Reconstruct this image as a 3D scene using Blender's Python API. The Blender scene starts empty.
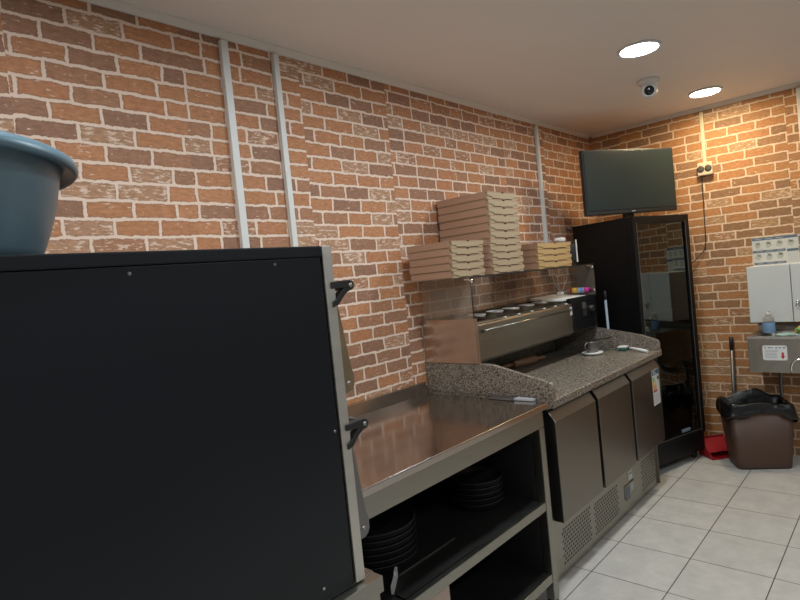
import bpy, bmesh, math, random
from mathutils import Vector, Matrix
random.seed(7)
C = bpy.context.scene.collection
PI = math.pi

# ------------------------------------------------------------------ materials
def mat(name, col, rough=.5, metal=0., noise=None, spec=.5, emit=None, bump=0., bscale=60., alpha=None, coat=0.):
    m = bpy.data.materials.new(name); m.use_nodes = True
    nt = m.node_tree; N = nt.nodes; L = nt.links
    b = N['Principled BSDF']
    b.inputs['Base Color'].default_value = (*col, 1)
    b.inputs['Roughness'].default_value = rough
    b.inputs['Metallic'].default_value = metal
    b.inputs['Specular IOR Level'].default_value = spec
    if coat: b.inputs['Coat Weight'].default_value = coat
    if emit:
        b.inputs['Emission Color'].default_value = (*emit[0], 1); b.inputs['Emission Strength'].default_value = emit[1]
    if noise or bump:
        tc = N.new('ShaderNodeTexCoord'); mp = N.new('ShaderNodeMapping'); L.new(tc.outputs['Object'], mp.inputs['Vector'])
        if noise:
            sc, amt, stretch = noise
            mp.inputs['Scale'].default_value = stretch
            t = N.new('ShaderNodeTexNoise'); t.inputs['Scale'].default_value = sc; t.inputs['Detail'].default_value = 6
            L.new(mp.outputs[0], t.inputs['Vector'])
            mx = N.new('ShaderNodeMix'); mx.data_type = 'RGBA'
            mx.inputs['A'].default_value = (*[max(0, c*(1-amt)) for c in col], 1)
            mx.inputs['B'].default_value = (*[min(1, c*(1+amt)) for c in col], 1)
            L.new(t.outputs['Fac'], mx.inputs['Factor']); L.new(mx.outputs['Result'], b.inputs['Base Color'])
            if metal > .5:
                mr = N.new('ShaderNodeMapRange'); mr.inputs['To Min'].default_value = rough*.75; mr.inputs['To Max'].default_value = rough*1.3
                L.new(t.outputs['Fac'], mr.inputs['Value']); L.new(mr.outputs[0], b.inputs['Roughness'])
        if bump:
            t2 = N.new('ShaderNodeTexNoise'); t2.inputs['Scale'].default_value = bscale; t2.inputs['Detail'].default_value = 5
            L.new(tc.outputs['Object'], t2.inputs['Vector'])
            bp = N.new('ShaderNodeBump'); bp.inputs['Strength'].default_value = bump; bp.inputs['Distance'].default_value = .01
            L.new(t2.outputs['Fac'], bp.inputs['Height']); L.new(bp.outputs[0], b.inputs['Normal'])
    return m

def glass(name, tint, refl=1.0, rough=0.0, ior=1.5):
    m = bpy.data.materials.new(name); m.use_nodes = True
    nt = m.node_tree; N = nt.nodes; L = nt.links; N.remove(N['Principled BSDF']); out = N['Material Output']
    tr = N.new('ShaderNodeBsdfTransparent'); tr.inputs[0].default_value = (*tint, 1)
    gl = N.new('ShaderNodeBsdfGlossy'); gl.inputs['Roughness'].default_value = rough; gl.inputs[0].default_value = (refl*.93, refl, refl*.97, 1)
    fr = N.new('ShaderNodeFresnel'); fr.inputs[0].default_value = ior
    gg = N.new('ShaderNodeNewGeometry'); inv = N.new('ShaderNodeMath'); inv.operation = 'SUBTRACT'; inv.inputs[0].default_value = 1; L.new(gg.outputs['Backfacing'], inv.inputs[1])
    mu = N.new('ShaderNodeMath'); mu.operation = 'MULTIPLY'; L.new(fr.outputs[0], mu.inputs[0]); L.new(inv.outputs[0], mu.inputs[1])
    mx = N.new('ShaderNodeMixShader'); L.new(mu.outputs[0], mx.inputs[0]); L.new(tr.outputs[0], mx.inputs[1]); L.new(gl.outputs[0], mx.inputs[2])
    L.new(mx.outputs[0], out.inputs[0]); return m

def hazy(m, col, amt):               # old glass: a thin film of grease scatters a little light
    nt = m.node_tree; N = nt.nodes; L = nt.links; out = N['Material Output']; src = out.inputs[0].links[0].from_socket
    d = N.new('ShaderNodeBsdfDiffuse'); d.inputs[0].default_value = (*col, 1); tl = N.new('ShaderNodeBsdfTranslucent'); tl.inputs[0].default_value = (*col, 1)
    a = N.new('ShaderNodeAddShader'); L.new(d.outputs[0], a.inputs[0]); L.new(tl.outputs[0], a.inputs[1])
    mx = N.new('ShaderNodeMixShader'); mx.inputs[0].default_value = amt; L.new(src, mx.inputs[1]); L.new(a.outputs[0], mx.inputs[2]); L.new(mx.outputs[0], out.inputs[0])
    return m

def brick(name, axis, seam0, width=.15, tone=(1, 1, 1), mortar=(.80, .62, .50)):
    m = bpy.data.materials.new(name); m.use_nodes = True
    nt = m.node_tree; N = nt.nodes; L = nt.links; b = N['Principled BSDF']
    def math_(op, a, c=None):
        n = N.new('ShaderNodeMath'); n.operation = op
        for i, v in enumerate((a, c)):
            if v is None: continue
            if isinstance(v, (int, float)): n.inputs[i].default_value = v
            else: L.new(v, n.inputs[i])
        return n.outputs[0]
    g = N.new('ShaderNodeNewGeometry'); s = N.new('ShaderNodeSeparateXYZ'); L.new(g.outputs['Position'], s.inputs[0])
    u = s.outputs['X'] if axis == 'x' else math_('MULTIPLY', s.outputs['Y'], -1.)
    v = s.outputs['Z']
    strip = math_('FLOOR', math_('DIVIDE', math_('SUBTRACT', u, seam0), .535))
    wn = N.new('ShaderNodeTexWhiteNoise'); wn.noise_dimensions = '1D'; L.new(strip, wn.inputs['W'])
    sp = N.new('ShaderNodeSeparateColor'); L.new(wn.outputs['Color'], sp.inputs[0])
    u2 = math_('ADD', u, math_('MULTIPLY', sp.outputs[0], .9))
    v2 = math_('ADD', v, math_('MULTIPLY', sp.outputs[1], .028))
    cb0 = N.new('ShaderNodeCombineXYZ'); L.new(u2, cb0.inputs[0]); L.new(v2, cb0.inputs[1])
    # hand-printed look: wobble the coordinates
    nz = N.new('ShaderNodeTexNoise'); nz.inputs['Scale'].default_value = 26; nz.inputs['Detail'].default_value = 3; L.new(cb0.outputs[0], nz.inputs['Vector'])
    vm = N.new('ShaderNodeVectorMath'); vm.operation = 'SUBTRACT'; L.new(nz.outputs['Color'], vm.inputs[0]); vm.inputs[1].default_value = (.5, .5, .5)
    vs = N.new('ShaderNodeVectorMath'); vs.operation = 'SCALE'; L.new(vm.outputs[0], vs.inputs[0]); vs.inputs['Scale'].default_value = .014
    va = N.new('ShaderNodeVectorMath'); va.operation = 'ADD'; L.new(cb0.outputs[0], va.inputs[0]); L.new(vs.outputs[0], va.inputs[1])
    nz2 = N.new('ShaderNodeTexNoise'); nz2.inputs['Scale'].default_value = 120; nz2.inputs['Detail'].default_value = 2; L.new(cb0.outputs[0], nz2.inputs['Vector'])
    vm2 = N.new('ShaderNodeVectorMath'); vm2.operation = 'SUBTRACT'; L.new(nz2.outputs['Color'], vm2.inputs[0]); vm2.inputs[1].default_value = (.5, .5, .5)
    vs2 = N.new('ShaderNodeVectorMath'); vs2.operation = 'SCALE'; L.new(vm2.outputs[0], vs2.inputs[0]); vs2.inputs['Scale'].default_value = .0065
    va2 = N.new('ShaderNodeVectorMath'); va2.operation = 'ADD'; L.new(va.outputs[0], va2.inputs[0]); L.new(vs2.outputs[0], va2.inputs[1])
    bt = N.new('ShaderNodeTexBrick'); L.new(va2.outputs[0], bt.inputs['Vector'])
    bt.offset = .45; bt.offset_frequency = 2; bt.squash = 1.15; bt.squash_frequency = 3
    bt.inputs['Color1'].default_value = (0, 0, 0, 1); bt.inputs['Color2'].default_value = (1, 1, 1, 1); bt.inputs['Mortar'].default_value = (.5, .5, .5, 1)
    bt.inputs['Scale'].default_value = 1; bt.inputs['Mortar Size'].default_value = .0070; bt.inputs['Mortar Smooth'].default_value = .5
    bt.inputs['Bias'].default_value = 0; bt.inputs['Brick Width'].default_value = width; bt.inputs['Row Height'].default_value = .0595
    rp = N.new('ShaderNodeValToRGB'); L.new(bt.outputs['Color'], rp.inputs[0]); cr = rp.color_ramp
    cr.interpolation = 'CONSTANT'
    stops = [(0, (.46, .21, .10)), (.2, (.34, .175, .105)), (.33, (.49, .225, .108)), (.48, (.305, .16, .10)), (.60, (.46, .205, .10)), (.74, (.385, .19, .105)), (.86, (.43, .24, .14))]
    stops = [(p, tuple(c_*k_ for c_, k_ in zip(cc, tone))) for p, cc in stops]
    cr.elements[0].position = 0; cr.elements[0].color = (*stops[0][1], 1); cr.elements[1].position = stops[1][0]; cr.elements[1].color = (*stops[1][1], 1)
    for p, c in stops[2:]:
        e = cr.elements.new(p); e.color = (*c, 1)
    # streaky brick face
    nf = N.new('ShaderNodeTexNoise'); nf.inputs['Scale'].default_value = 45; nf.inputs['Detail'].default_value = 8; nf.inputs['Roughness'].default_value = .7
    mpf = N.new('ShaderNodeMapping'); mpf.inputs['Scale'].default_value = (.8, 2.0, 1); L.new(cb0.outputs[0], mpf.inputs[0]); L.new(mpf.outputs[0], nf.inputs['Vector'])
    mr = N.new('ShaderNodeMapRange'); mr.inputs['From Min'].default_value = .3; mr.inputs['From Max'].default_value = .7; mr.inputs['To Min'].default_value = .72; mr.inputs['To Max'].default_value = 1.3; L.new(nf.outputs['Fac'], mr.inputs[0])
    hs = N.new('ShaderNodeVectorMath'); hs.operation = 'SCALE'; L.new(rp.outputs[0], hs.inputs[0]); L.new(mr.outputs[0], hs.inputs['Scale'])
    # pale plaster smears: whole bricks of the print, plus scattered patches
    big = N.new('ShaderNodeTexNoise'); big.inputs['Scale'].default_value = 9; big.inputs['Detail'].default_value = 2; L.new(cb0.outputs[0], big.inputs['Vector'])
    fine = N.new('ShaderNodeTexNoise'); fine.inputs['Scale'].default_value = 55; fine.inputs['Detail'].default_value = 7; fine.inputs['Roughness'].default_value = .65
    mps = N.new('ShaderNodeMapping'); mps.inputs['Scale'].default_value = (.55, 1.8, 1); L.new(cb0.outputs[0], mps.inputs[0]); L.new(mps.outputs[0], fine.inputs['Vector'])
    sc_ = N.new('ShaderNodeSeparateColor'); L.new(bt.outputs['Color'], sc_.inputs[0])
    pick = math_('MULTIPLY', math_('GREATER_THAN', sc_.outputs[0], .82), .085)
    patch = math_('MULTIPLY', math_('GREATER_THAN', big.outputs['Fac'], .60), .045)
    level = math_('ADD', math_('ADD', pick, patch), -.115)
    smr = N.new('ShaderNodeMapRange'); smr.inputs['From Min'].default_value = .5; smr.inputs['From Max'].default_value = .56; L.new(math_('ADD', fine.outputs['Fac'], level), smr.inputs[0])
    ms = N.new('ShaderNodeMix'); ms.data_type = 'RGBA'; L.new(math_('MULTIPLY', smr.outputs[0], .8), ms.inputs['Factor']); L.new(hs.outputs[0], ms.inputs['A']); ms.inputs['B'].default_value = (*mortar, 1)
    # the print has a dark outline inside each brick's edge
    b2 = N.new('ShaderNodeTexBrick'); L.new(va2.outputs[0], b2.inputs['Vector']); b2.offset = bt.offset; b2.offset_frequency = 2; b2.squash = bt.squash; b2.squash_frequency = 3
    for k_ in ('Scale', 'Bias', 'Brick Width', 'Row Height'): b2.inputs[k_].default_value = bt.inputs[k_].default_value
    b2.inputs['Mortar Size'].default_value = .0105; b2.inputs['Mortar Smooth'].default_value = .45
    mo = N.new('ShaderNodeMix'); mo.data_type = 'RGBA'; L.new(math_('MULTIPLY', b2.outputs['Fac'], .42), mo.inputs['Factor']); L.new(ms.outputs['Result'], mo.inputs['A']); mo.inputs['B'].default_value = (.13, .062, .035, 1)
    mm = N.new('ShaderNodeMix'); mm.data_type = 'RGBA'; L.new(bt.outputs['Fac'], mm.inputs['Factor']); L.new(mo.outputs['Result'], mm.inputs['A']); mm.inputs['B'].default_value = (*mortar, 1)
    L.new(mm.outputs['Result'], b.inputs['Base Color']); b.inputs['Roughness'].default_value = .62; b.inputs['Specular IOR Level'].default_value = .3
    return m

def floor_mat():
    m = bpy.data.materials.new('floor_tiles'); m.use_nodes = True
    nt = m.node_tree; N = nt.nodes; L = nt.links; b = N['Principled BSDF']
    g = N.new('ShaderNodeNewGeometry'); mp = N.new('ShaderNodeMapping'); mp.inputs['Location'].default_value = (-2.428+.336*20, -1.190+.3335*20, 0)
    L.new(g.outputs['Position'], mp.inputs[0])
    bt = N.new('ShaderNodeTexBrick'); bt.offset = 0; bt.squash = 1
    L.new(mp.outputs[0], bt.inputs['Vector'])
    for k, v in (('Scale', 1), ('Mortar Size', .0024), ('Mortar Smooth', .2), ('Bias', 0), ('Brick Width', .336), ('Row Height', .3335)): bt.inputs[k].default_value = v
    bt.inputs['Color1'].default_value = (.50, .49, .46, 1); bt.inputs['Color2'].default_value = (.535, .525, .495, 1); bt.inputs['Mortar'].default_value = (.07, .065, .06, 1)
    n = N.new('ShaderNodeTexNoise'); n.inputs['Scale'].default_value = 9; n.inputs['Detail'].default_value = 9; n.inputs['Roughness'].default_value = .65; L.new(g.outputs['Position'], n.inputs['Vector'])
    mr = N.new('ShaderNodeMapRange'); mr.inputs['From Min'].default_value = .3; mr.inputs['From Max'].default_value = .7; mr.inputs['To Min'].default_value = .86; mr.inputs['To Max'].default_value = 1.08; L.new(n.outputs['Fac'], mr.inputs[0])
    sc = N.new('ShaderNodeVectorMath'); sc.operation = 'SCALE'; L.new(bt.outputs['Color'], sc.inputs[0]); L.new(mr.outputs[0], sc.inputs['Scale'])
    L.new(sc.outputs[0], b.inputs['Base Color']); b.inputs['Roughness'].default_value = .38
    bp = N.new('ShaderNodeBump'); bp.inputs['Strength'].default_value = .4; bp.inputs['Distance'].default_value = .002; bp.invert = True
    L.new(bt.outputs['Fac'], bp.inputs['Height']); L.new(bp.outputs[0], b.inputs['Normal'])
    return m

def granite_mat():
    m = bpy.data.materials.new('granite'); m.use_nodes = True
    nt = m.node_tree; N = nt.nodes; L = nt.links; b = N['Principled BSDF']
    g = N.new('ShaderNodeNewGeometry')
    v = N.new('ShaderNodeTexVoronoi'); v.inputs['Scale'].default_value = 270; L.new(g.outputs['Position'], v.inputs['Vector'])
    s = N.new('ShaderNodeSeparateColor'); L.new(v.outputs['Color'], s.inputs[0])
    rp = N.new('ShaderNodeValToRGB'); cr = rp.color_ramp; cr.interpolation = 'CONSTANT'
    cr.elements[0].color = (.05, .042, .035, 1); cr.elements[1].position = .25; cr.elements[1].color = (.148, .125, .10, 1)
    for p, c in ((.5, (.248, .215, .175)), (.76, (.345, .31, .26)), (.92, (.21, .155, .12))):
        e = cr.elements.new(p); e.color = (*c, 1)
    L.new(s.outputs[0], rp.inputs[0])
    L.new(rp.outputs[0], b.inputs['Base Color']); b.inputs['Roughness'].default_value = .27
    return m

STEEL = mat('brushed_steel', (.33, .32, .28), .30, 1, noise=(14, .10, (1, 6, 14)))
TOPST = mat('steel_worktop', (.52, .475, .44), .14, 1, noise=(5, .04, (1, 1, 1)))
DOORST = mat('steel_doors', (.245, .23, .205), .33, 1, noise=(10, .08, (12, 1, 1)))
PALEST = mat('satin_steel', (.66, .645, .59), .42, 1, noise=(10, .06, (1, 1, 6)))
TRAYM = mat('bright_metal', (.85, .86, .86), .35, .35)
CHROME = mat('chrome', (.8, .8, .8), .12, 1)
BLACKP = mat('black_paint', (.0045, .0065, .010), .36, 0, noise=(3, .3, (1, 1, 1)), spec=.38)
BLACKM = mat('black_plastic', (.016, .016, .017), .45, bump=.05)
BLACKG = mat('black_gloss', (.012, .012, .013), .16)
FRIDGEB = mat('fridge_black', (.005, .005, .0052), .42, noise=(5, .2, (1, 1, 1)), spec=.25)
DARKIN = mat('dark_lining', (.011, .011, .012), .6)
SHELFB = mat('blackened_shelf', (.035, .034, .033), .38, .6, noise=(18, .3, (1, 1, 1)))
PANM = mat('blackened_pan', (.022, .021, .021), .5, .3, noise=(30, .2, (1, 1, 1)))
KRAFT_SHADED = mat('kraft_card_shaded', (.39, .235, .155), .8, noise=(55, .07, (1, 1, 9)), spec=.2)  # box lids and sides: shade and brick bounce put into the card colour
KRAFT_LIT = mat('kraft_card_lit', (.40, .305, .195), .8, noise=(55, .06, (1, 1, 9)), spec=.2)  # same card for the box fronts, with their light put into the colour
TAN_LIT = mat('tan_card_lit', (.46, .305, .135), .8, noise=(55, .06, (1, 1, 9)), spec=.2)  # right stack's fronts, their light also put into the colour
CLOTHG = mat('grey_cable', (.33, .30, .27), .5)
PALEB = mat('pale_blue_grey', (.36, .42, .48), .4)
SINKST = mat('sink_steel', (.44, .42, .38), .33, 1, noise=(10, .08, (1, 8, 1)))
ENDST = mat('brick_lit_steel', (.60, .52, .46), .22, 1, noise=(9, .06, (1, 1, 8)))  # brighter, pinker case steel; the brick wall's reflection is in its colour
OUTL = mat('grey_brown_plastic', (.07, .06, .045), .5)
WHITEP = mat('white_plastic', (.74, .75, .73), .4)
WHITEB = mat('trunking_white', (.70, .70, .67), .45)
BEIGE = mat('beige_plastic', (.62, .52, .37), .45)
CABW = mat('cabinet_white', (.60, .625, .61), .38, noise=(4, .03, (1, 1, 1)))
CEIL = mat('ceiling_paint', (.84, .79, .745), .55, noise=(1.5, .03, (1, 1, 1)), spec=.3)
COVE = mat('cove_paint', (.74, .69, .62), .6)
PLAIN = mat('plain_wall_paint', (.30, .32, .345), .7, noise=(2, .05, (1, 1, 1)))
BASINM = mat('slate_blue_plastic', (.10, .175, .22), .33, noise=(6, .06, (1, 1, 1)))
WARMREFL = mat('warm_reflection_steel', (.40, .31, .19), .34, .9, noise=(12, .15, (1, 1, 1)))  # oven plate steel with a warm reflection painted into the colour
SCREEN = mat('tv_screen', (.020, .028, .027), .30, spec=.5)
BROWN = mat('brown_plastic', (.072, .037, .024), .5, noise=(8, .08, (1, 1, 1)))
BAG = mat('bin_bag', (.006, .006, .0062), .3, bump=.6, bscale=26)
RED = mat('red_plastic', (.31, .009, .018), .38)
REDM = mat('red_print', (.5, .03, .04), .5)
GREYM = mat('grey_metal', (.22, .215, .21), .4, .8)
GREYPL = mat('grey_print', (.36, .38, .40), .6)
DGREY = mat('dark_print', (.13, .16, .20), .6)
BLUEPR = mat('blue_grey_print', (.10, .145, .20), .6)
PAPER = mat('paper', (.55, .56, .55), .6)
SKETCH = mat('green_grey_print', (.40, .43, .38), .6)
GREENP = mat('green_plastic', (.03, .17, .13), .4)
WOOD = mat('stained_wood', (.22, .11, .06), .5, noise=(30, .25, (1, 8, 8)))
PINK = mat('magenta_wrap', (.55, .03, .25), .3); YEL = mat('yellow_wrap', (.68, .46, .06), .35); LIL = mat('lilac_wrap', (.36, .29, .52), .35); TEALW = mat('teal_wrap', (.07, .33, .40), .35)
BLUEL = mat('blue_label', (.16, .28, .46), .4); ORANGE = mat('orange_print', (.72, .30, .03), .5); GREENL = mat('green_print', (.15, .42, .10), .5); DBLUE = mat('navy_print', (.02, .10, .18), .5)
TEALC = mat('pale_teal_cloth', (.28, .42, .40), .9, bump=.3, bscale=150)
BOTTLE = glass('clear_plastic', (.90, .85, .83), .9, .05, 1.45)
LIQ = mat('dark_amber_liquid', (.06, .035, .02), .2)
GLASS = hazy(glass('shelf_glass', (.93, .92, .90), .9, .0, 1.45), (.52, .44, .37), .10)
FGLASS = glass('fridge_glass', (.42, .46, .45), .95, .02, 2.0)
SCREWM = mat('screw_metal', (.32, .32, .31), .35, .9)
CARDB = mat('carton_card', (.48, .36, .30), .8)
FOOD1 = mat('pale_grated_food', (.55, .48, .30), .8, bump=.8, bscale=120); FOOD2 = mat('dark_sauce', (.20, .05, .025), .4)
GRAN = granite_mat()
COOL = mat('lamp_cool', (.9, .9, .9), .4, emit=((.86, .95, 1.0), 90.))
WARM = mat('lamp_warm', (.9, .9, .9), .4, emit=((1.0, .80, .50), 95.))
ROSE = mat('added_lamp_rose', (.9, .9, .9), .4, emit=((1.0, .80, .66), 100.))  # warm tint for the added lamps on the left

# ------------------------------------------------------------------ mesh builder
MW = {}
class MB:
    def __init__(s): s.bm = bmesh.new(); s.mats = []; s.mi = 0
    def use(s, m):
        if m not in s.mats: s.mats.append(m)
        s.mi = s.mats.index(m); return s
    def _f(s, vs):
        try:
            f = s.bm.faces.new(vs); f.material_index = s.mi; return f
        except ValueError: return None
    def box(s, x0, x1, y0, y1, z0, z1, bev=0., rot=None):
        nb = bmesh.new(); bmesh.ops.create_cube(nb, size=1)
        c = Vector(((x0+x1)/2, (y0+y1)/2, (z0+z1)/2))
        for v in nb.verts: v.co = Vector((v.co.x*(x1-x0), v.co.y*(y1-y0), v.co.z*(z1-z0)))
        if bev: bmesh.ops.bevel(nb, geom=nb.edges[:], offset=bev, segments=2, profile=.6, affect='EDGES')
        for v in nb.verts: v.co = ((rot @ v.co) if rot else v.co) + c
        s.add(nb); return s
    def add(s, nb):
        mp = {}
        for v in nb.verts: mp[v] = s.bm.verts.new(v.co)
        for f in nb.faces:
            nf = s._f([mp[v] for v in f.verts])
            if nf: nf.smooth = f.smooth
        nb.free()
    def prism(s, pts, axis, a, b, bev=0.):
        # pts 2D polygon; axis 'x': (y,z), 'y': (x,z), 'z': (x,y)
        def P(p, t): return {'x': (t, p[0], p[1]), 'y': (p[0], t, p[1]), 'z': (p[0], p[1], t)}[axis]
        nb = bmesh.new()
        A = [nb.verts.new(P(p, a)) for p in pts]; B = [nb.verts.new(P(p, b)) for p in pts]; n = len(pts)
        nb.faces.new(A); nb.faces.new(B[::-1])
        for i in range(n): nb.faces.new((A[i], B[i], B[(i+1) % n], A[(i+1) % n]))
        bmesh.ops.recalc_face_normals(nb, faces=nb.faces[:])
        if bev: bmesh.ops.bevel(nb, geom=nb.edges[:], offset=bev, segments=2, profile=.6, affect='EDGES')
        s.add(nb); return s
    def tube(s, pts, r, n=10, cap=True):
        pts = [Vector(p) for p in pts]; rs = r if isinstance(r, (list, tuple)) else [r]*len(pts)
        rings = []; up = None
        for i, p in enumerate(pts):
            d = (pts[min(i+1, len(pts)-1)] - pts[max(i-1, 0)]).normalized()
            if up is None:
                up = Vector((0, 0, 1)) if abs(d.z) < .9 else Vector((1, 0, 0))
            a = (up - d*up.dot(d)).normalized(); up = a; b = d.cross(a)
            rings.append([s.bm.verts.new(p + rs[i]*(math.cos(2*PI*k/n)*a + math.sin(2*PI*k/n)*b)) for k in range(n)])
        for i in range(len(rings)-1):
            for k in range(n):
                f = s._f((rings[i][k], rings[i][(k+1) % n], rings[i+1][(k+1) % n], rings[i+1][k]))
                if f: f.smooth = True
        if cap: s._f(rings[0][::-1]); s._f(rings[-1])
        return s
    def lathe(s, prof, c=(0, 0, 0), n=32, axis='z', sx=1., sy=1.):
        def P(r, z, t):
            a, b = r*math.cos(t)*sx, r*math.sin(t)*sy
            q = {'z': (a, b, z), 'y': (a, z, b), 'x': (z, a, b)}[axis]
            return (q[0]+c[0], q[1]+c[1], q[2]+c[2])
        rings = []
        for r, z in prof:
            if r < 1e-6: rings.append([s.bm.verts.new(P(0, z, 0))])
            else: rings.append([s.bm.verts.new(P(r, z, 2*PI*k/n)) for k in range(n)])
        for i in range(len(rings)-1):
            A, B = rings[i], rings[i+1]
            for k in range(n):
                k2 = (k+1) % n
                if len(A) == 1 and len(B) == 1: continue
                if len(A) == 1: f = s._f((A[0], B[k], B[k2]))
                elif len(B) == 1: f = s._f((A[k], A[k2], B[0]))
                else: f = s._f((A[k], A[k2], B[k2], B[k]))
                if f: f.smooth = True
        return s
    def quad(s, *p):
        s._f([s.bm.verts.new(q) for q in p]); return s
    def build(s, name, m, parent=None, loc=None, normals=True, auto=True):
        bm = s.bm
        if normals: bmesh.ops.recalc_face_normals(bm, faces=bm.faces[:])
        M = MW[parent.name] if parent else (Matrix.Translation(loc) if loc is not None else Matrix.Identity(4))
        bm.transform(M.inverted())
        me = bpy.data.meshes.new(name); bm.to_mesh(me); bm.free()
        if s.mats:
            for q in s.mats: me.materials.append(q)
        else: me.materials.append(m)
        o = bpy.data.objects.new(name, me); C.objects.link(o)
        if parent: o.parent = parent; MW[o.name] = M.copy()
        else:
            if loc is not None: o.location = loc
            MW[o.name] = M.copy()
        return o

def local(M):                       # mesh builder working in a thing's own rotated frame
    class LB(MB):
        def build(s, name, m, parent=None, **k):
            s.bm.transform(M); return MB.build(s, name, m, parent, **k)
    return LB
def thing(name, label, cat, loc=(0, 0, 0), rz=0., group=None):
    o = bpy.data.objects.new(name, None); C.objects.link(o); o.empty_display_size = .05
    o.location = loc; o.rotation_euler = (0, 0, rz)
    MW[o.name] = Matrix.Translation(loc) @ Matrix.Rotation(rz, 4, 'Z')
    return tag(o, label, cat, group)
def tag(o, label, cat, group=None):
    o['label'] = label; o['category'] = cat
    if group: o['group'] = group
    return o
def struct(o): o['kind'] = 'structure'; return o
def plabel(o, t): o['label'] = t; return o
def dup(root, loc, label, group=None, rz=None):
    r = root.copy(); C.objects.link(r); r.location = loc
    if rz is not None: r.rotation_euler = (0, 0, rz)
    r['label'] = label
    if group: r['group'] = group
    for ch in list(root.children):
        c = ch.copy(); C.objects.link(c); c.parent = r
        for g in list(ch.children):
            d = g.copy(); C.objects.link(d); d.parent = c
    return r

# ------------------------------------------------------------------ room shell
YW, XB, ZC = 1.90, 4.50, 2.43
XF, YR = -2.4, -1.9
BRX = brick('brick_wallpaper_left', 'x', 1.05-.535*8); BRY = brick('brick_wallpaper_back', 'y', -1.12-.535*8, .168, (.90, .93, .78), (.70, .52, .37))
struct(MB().box(XF-.1, XB+.1, YR-.1, YW+.1, -.1, 0).build('floor', floor_mat()))
struct(MB().box(XF-.1, XB+.1, YR-.1, YW+.1, ZC, ZC+.1).build('ceiling', CEIL))
struct(MB().box(XF-.1, XB+.1, YW, YW+.1, 0, ZC).build('wall_left', BRX))
struct(MB().box(XB, XB+.1, YR-.1, YW, 0, ZC).build('wall_back', BRY))
struct(MB().box(XF-.1, XB+.1, YR-.1, YR, 0, ZC).build('wall_right', PLAIN))
struct(MB().box(XF-.1, XF, YR, YW, 0, ZC).build('wall_front', PLAIN))
cove = [(0, 0), (.024, 0), (.024, -.006), (.017, -.010), (.010, -.018), (.006, -.026), (0, -.026)]
struct(MB().prism([(YW-a, ZC+b) for a, b in cove], 'x', XF, XB).build('trim_1', COVE))
struct(MB().prism([(XB-a, ZC+b) for a, b in cove], 'y', YR, YW-.03).build('trim_2', COVE))

# cable trunking
def trunk(name, x, z0, label, w=.036):
    m = MB(); m.box(x-w/2, x+w/2, YW-.022, YW-.0005, z0, ZC-.036, .003)
    o = m.build(name, WHITEB, None, (x, YW-.01, z0)); return tag(o, label, 'cable trunking', 'white cable trunking on the brick walls')
trunk('cable_trunking', 1.227, .95, 'white vertical cable trunking on the brick wall, nearest the oven top', .031)
trunk('cable_trunking', 1.461, .95, 'thin white vertical trunking just right of the one above the oven', .026)
trunk('cable_trunking', 3.62, 1.45, 'white vertical trunking behind the right-hand pizza boxes near the corner', .028)
m = MB(); m.box(XB-.018, XB-.0005, 1.072-.012, 1.072+.012, 2.04, ZC-.036, .003)
tag(m.build('cable_trunking', BEIGE, None, (XB-.01, 1.072, 2.04)), 'narrow beige conduit dropping from the ceiling to the wall socket', 'cable trunking', 'white cable trunking on the brick walls')
m = MB(); m.box(XB-.03, XB-.0005, .495-.018, .495+.022, 1.75, ZC-.036, .003)
tag(m.build('cable_trunking', WHITEB, None, (XB-.015, .5, 1.75)), 'grey white vertical trunking on the back wall at the right edge', 'cable trunking', 'white cable trunking on the brick walls')

# wall socket with cable
t = thing('wall_socket', 'beige double power socket on the brick wall right of the television', 'socket', (XB, 1.07, 1.985))
MB().box(XB-.042, XB-.0005, 1.022, 1.118, 1.952, 2.042, .008).build('socket_body', BEIGE, t)
for yy in (1.093, 1.047):
    m = MB(); m.lathe([(0, 0), (.0215, 0), (.0215, -.006), (.015, -.007), (0, -.007)], (XB-.042, yy, 1.998), 24, 'x'); m.build('socket_outlet', OUTL, t)
def bez(p, n=8):
    out = []
    P = [Vector(q) for q in p]
    for i in range(len(P)-1):
        a = P[max(i-1, 0)]; b = P[i]; c = P[i+1]; d = P[min(i+2, len(P)-1)]
        for k in range(n):
            u = k/n
            out.append(.5*((2*b)+(c-a)*u+(2*a-5*b+4*c-d)*u*u+(3*b-a-3*c+d)*u**3))
    out.append(P[-1]); return out
m = MB(); m.tube(bez([(XB-.02, 1.098, 1.9515), (XB-.006, 1.104, 1.75), (XB-.008, 1.108, 1.52), (XB-.012, 1.118, 1.44), (XB-.02, 1.16, 1.385), (XB-.03, 1.21, 1.34)]), .0030, 8)
tag(m.build('power_cable', BLACKM, None, (XB-.01, 1.12, 1.35)), 'thin black cable hanging from the wall socket towards the tall fridge', 'cable')

# ------------------------------------------------------------------ ceiling lamps
def lamp(x, y, mm, label):
    t = thing('ceiling_downlight', label, 'ceiling light', (x, y, ZC), 0, 'round ceiling downlights')
    m = MB(); m.lathe([(.084, -.001), (.084, -.009), (.090, -.012), (.097, -.008), (.099, -.0005), (.084, -.0005)], (x, y, ZC), 40); m.build('lamp_rim', WHITEP, t)
    m = MB(); m.lathe([(0, -.0085), (.084, -.0075)], (x, y, ZC), 40); m.build('diffuser', mm, t)
lamp(2.911, .94, COOL, 'round cool white ceiling downlight left of the security camera')
lamp(4.084, .942, WARM, 'round warm white ceiling downlight close to the back wall')
lamp(1.716, .94, COOL, 'added round white ceiling downlight above the steel table, outside the view')  # unseen, added on the spacing of the visible row to light the room
lamp(.52, .94, COOL, 'added round white ceiling downlight above the pizza oven, outside the view')  # unseen, row carried on by guess, added for room light
lamp(-.68, .94, ROSE, 'added round rosy ceiling downlight left of the pizza oven, outside the view')  # unseen lamp added to warm the light from the left
lamp(-1.6, .2, ROSE, 'added round rosy ceiling downlight in the far left corner, outside the view')  # second added lamp for the warm light, further left
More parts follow.
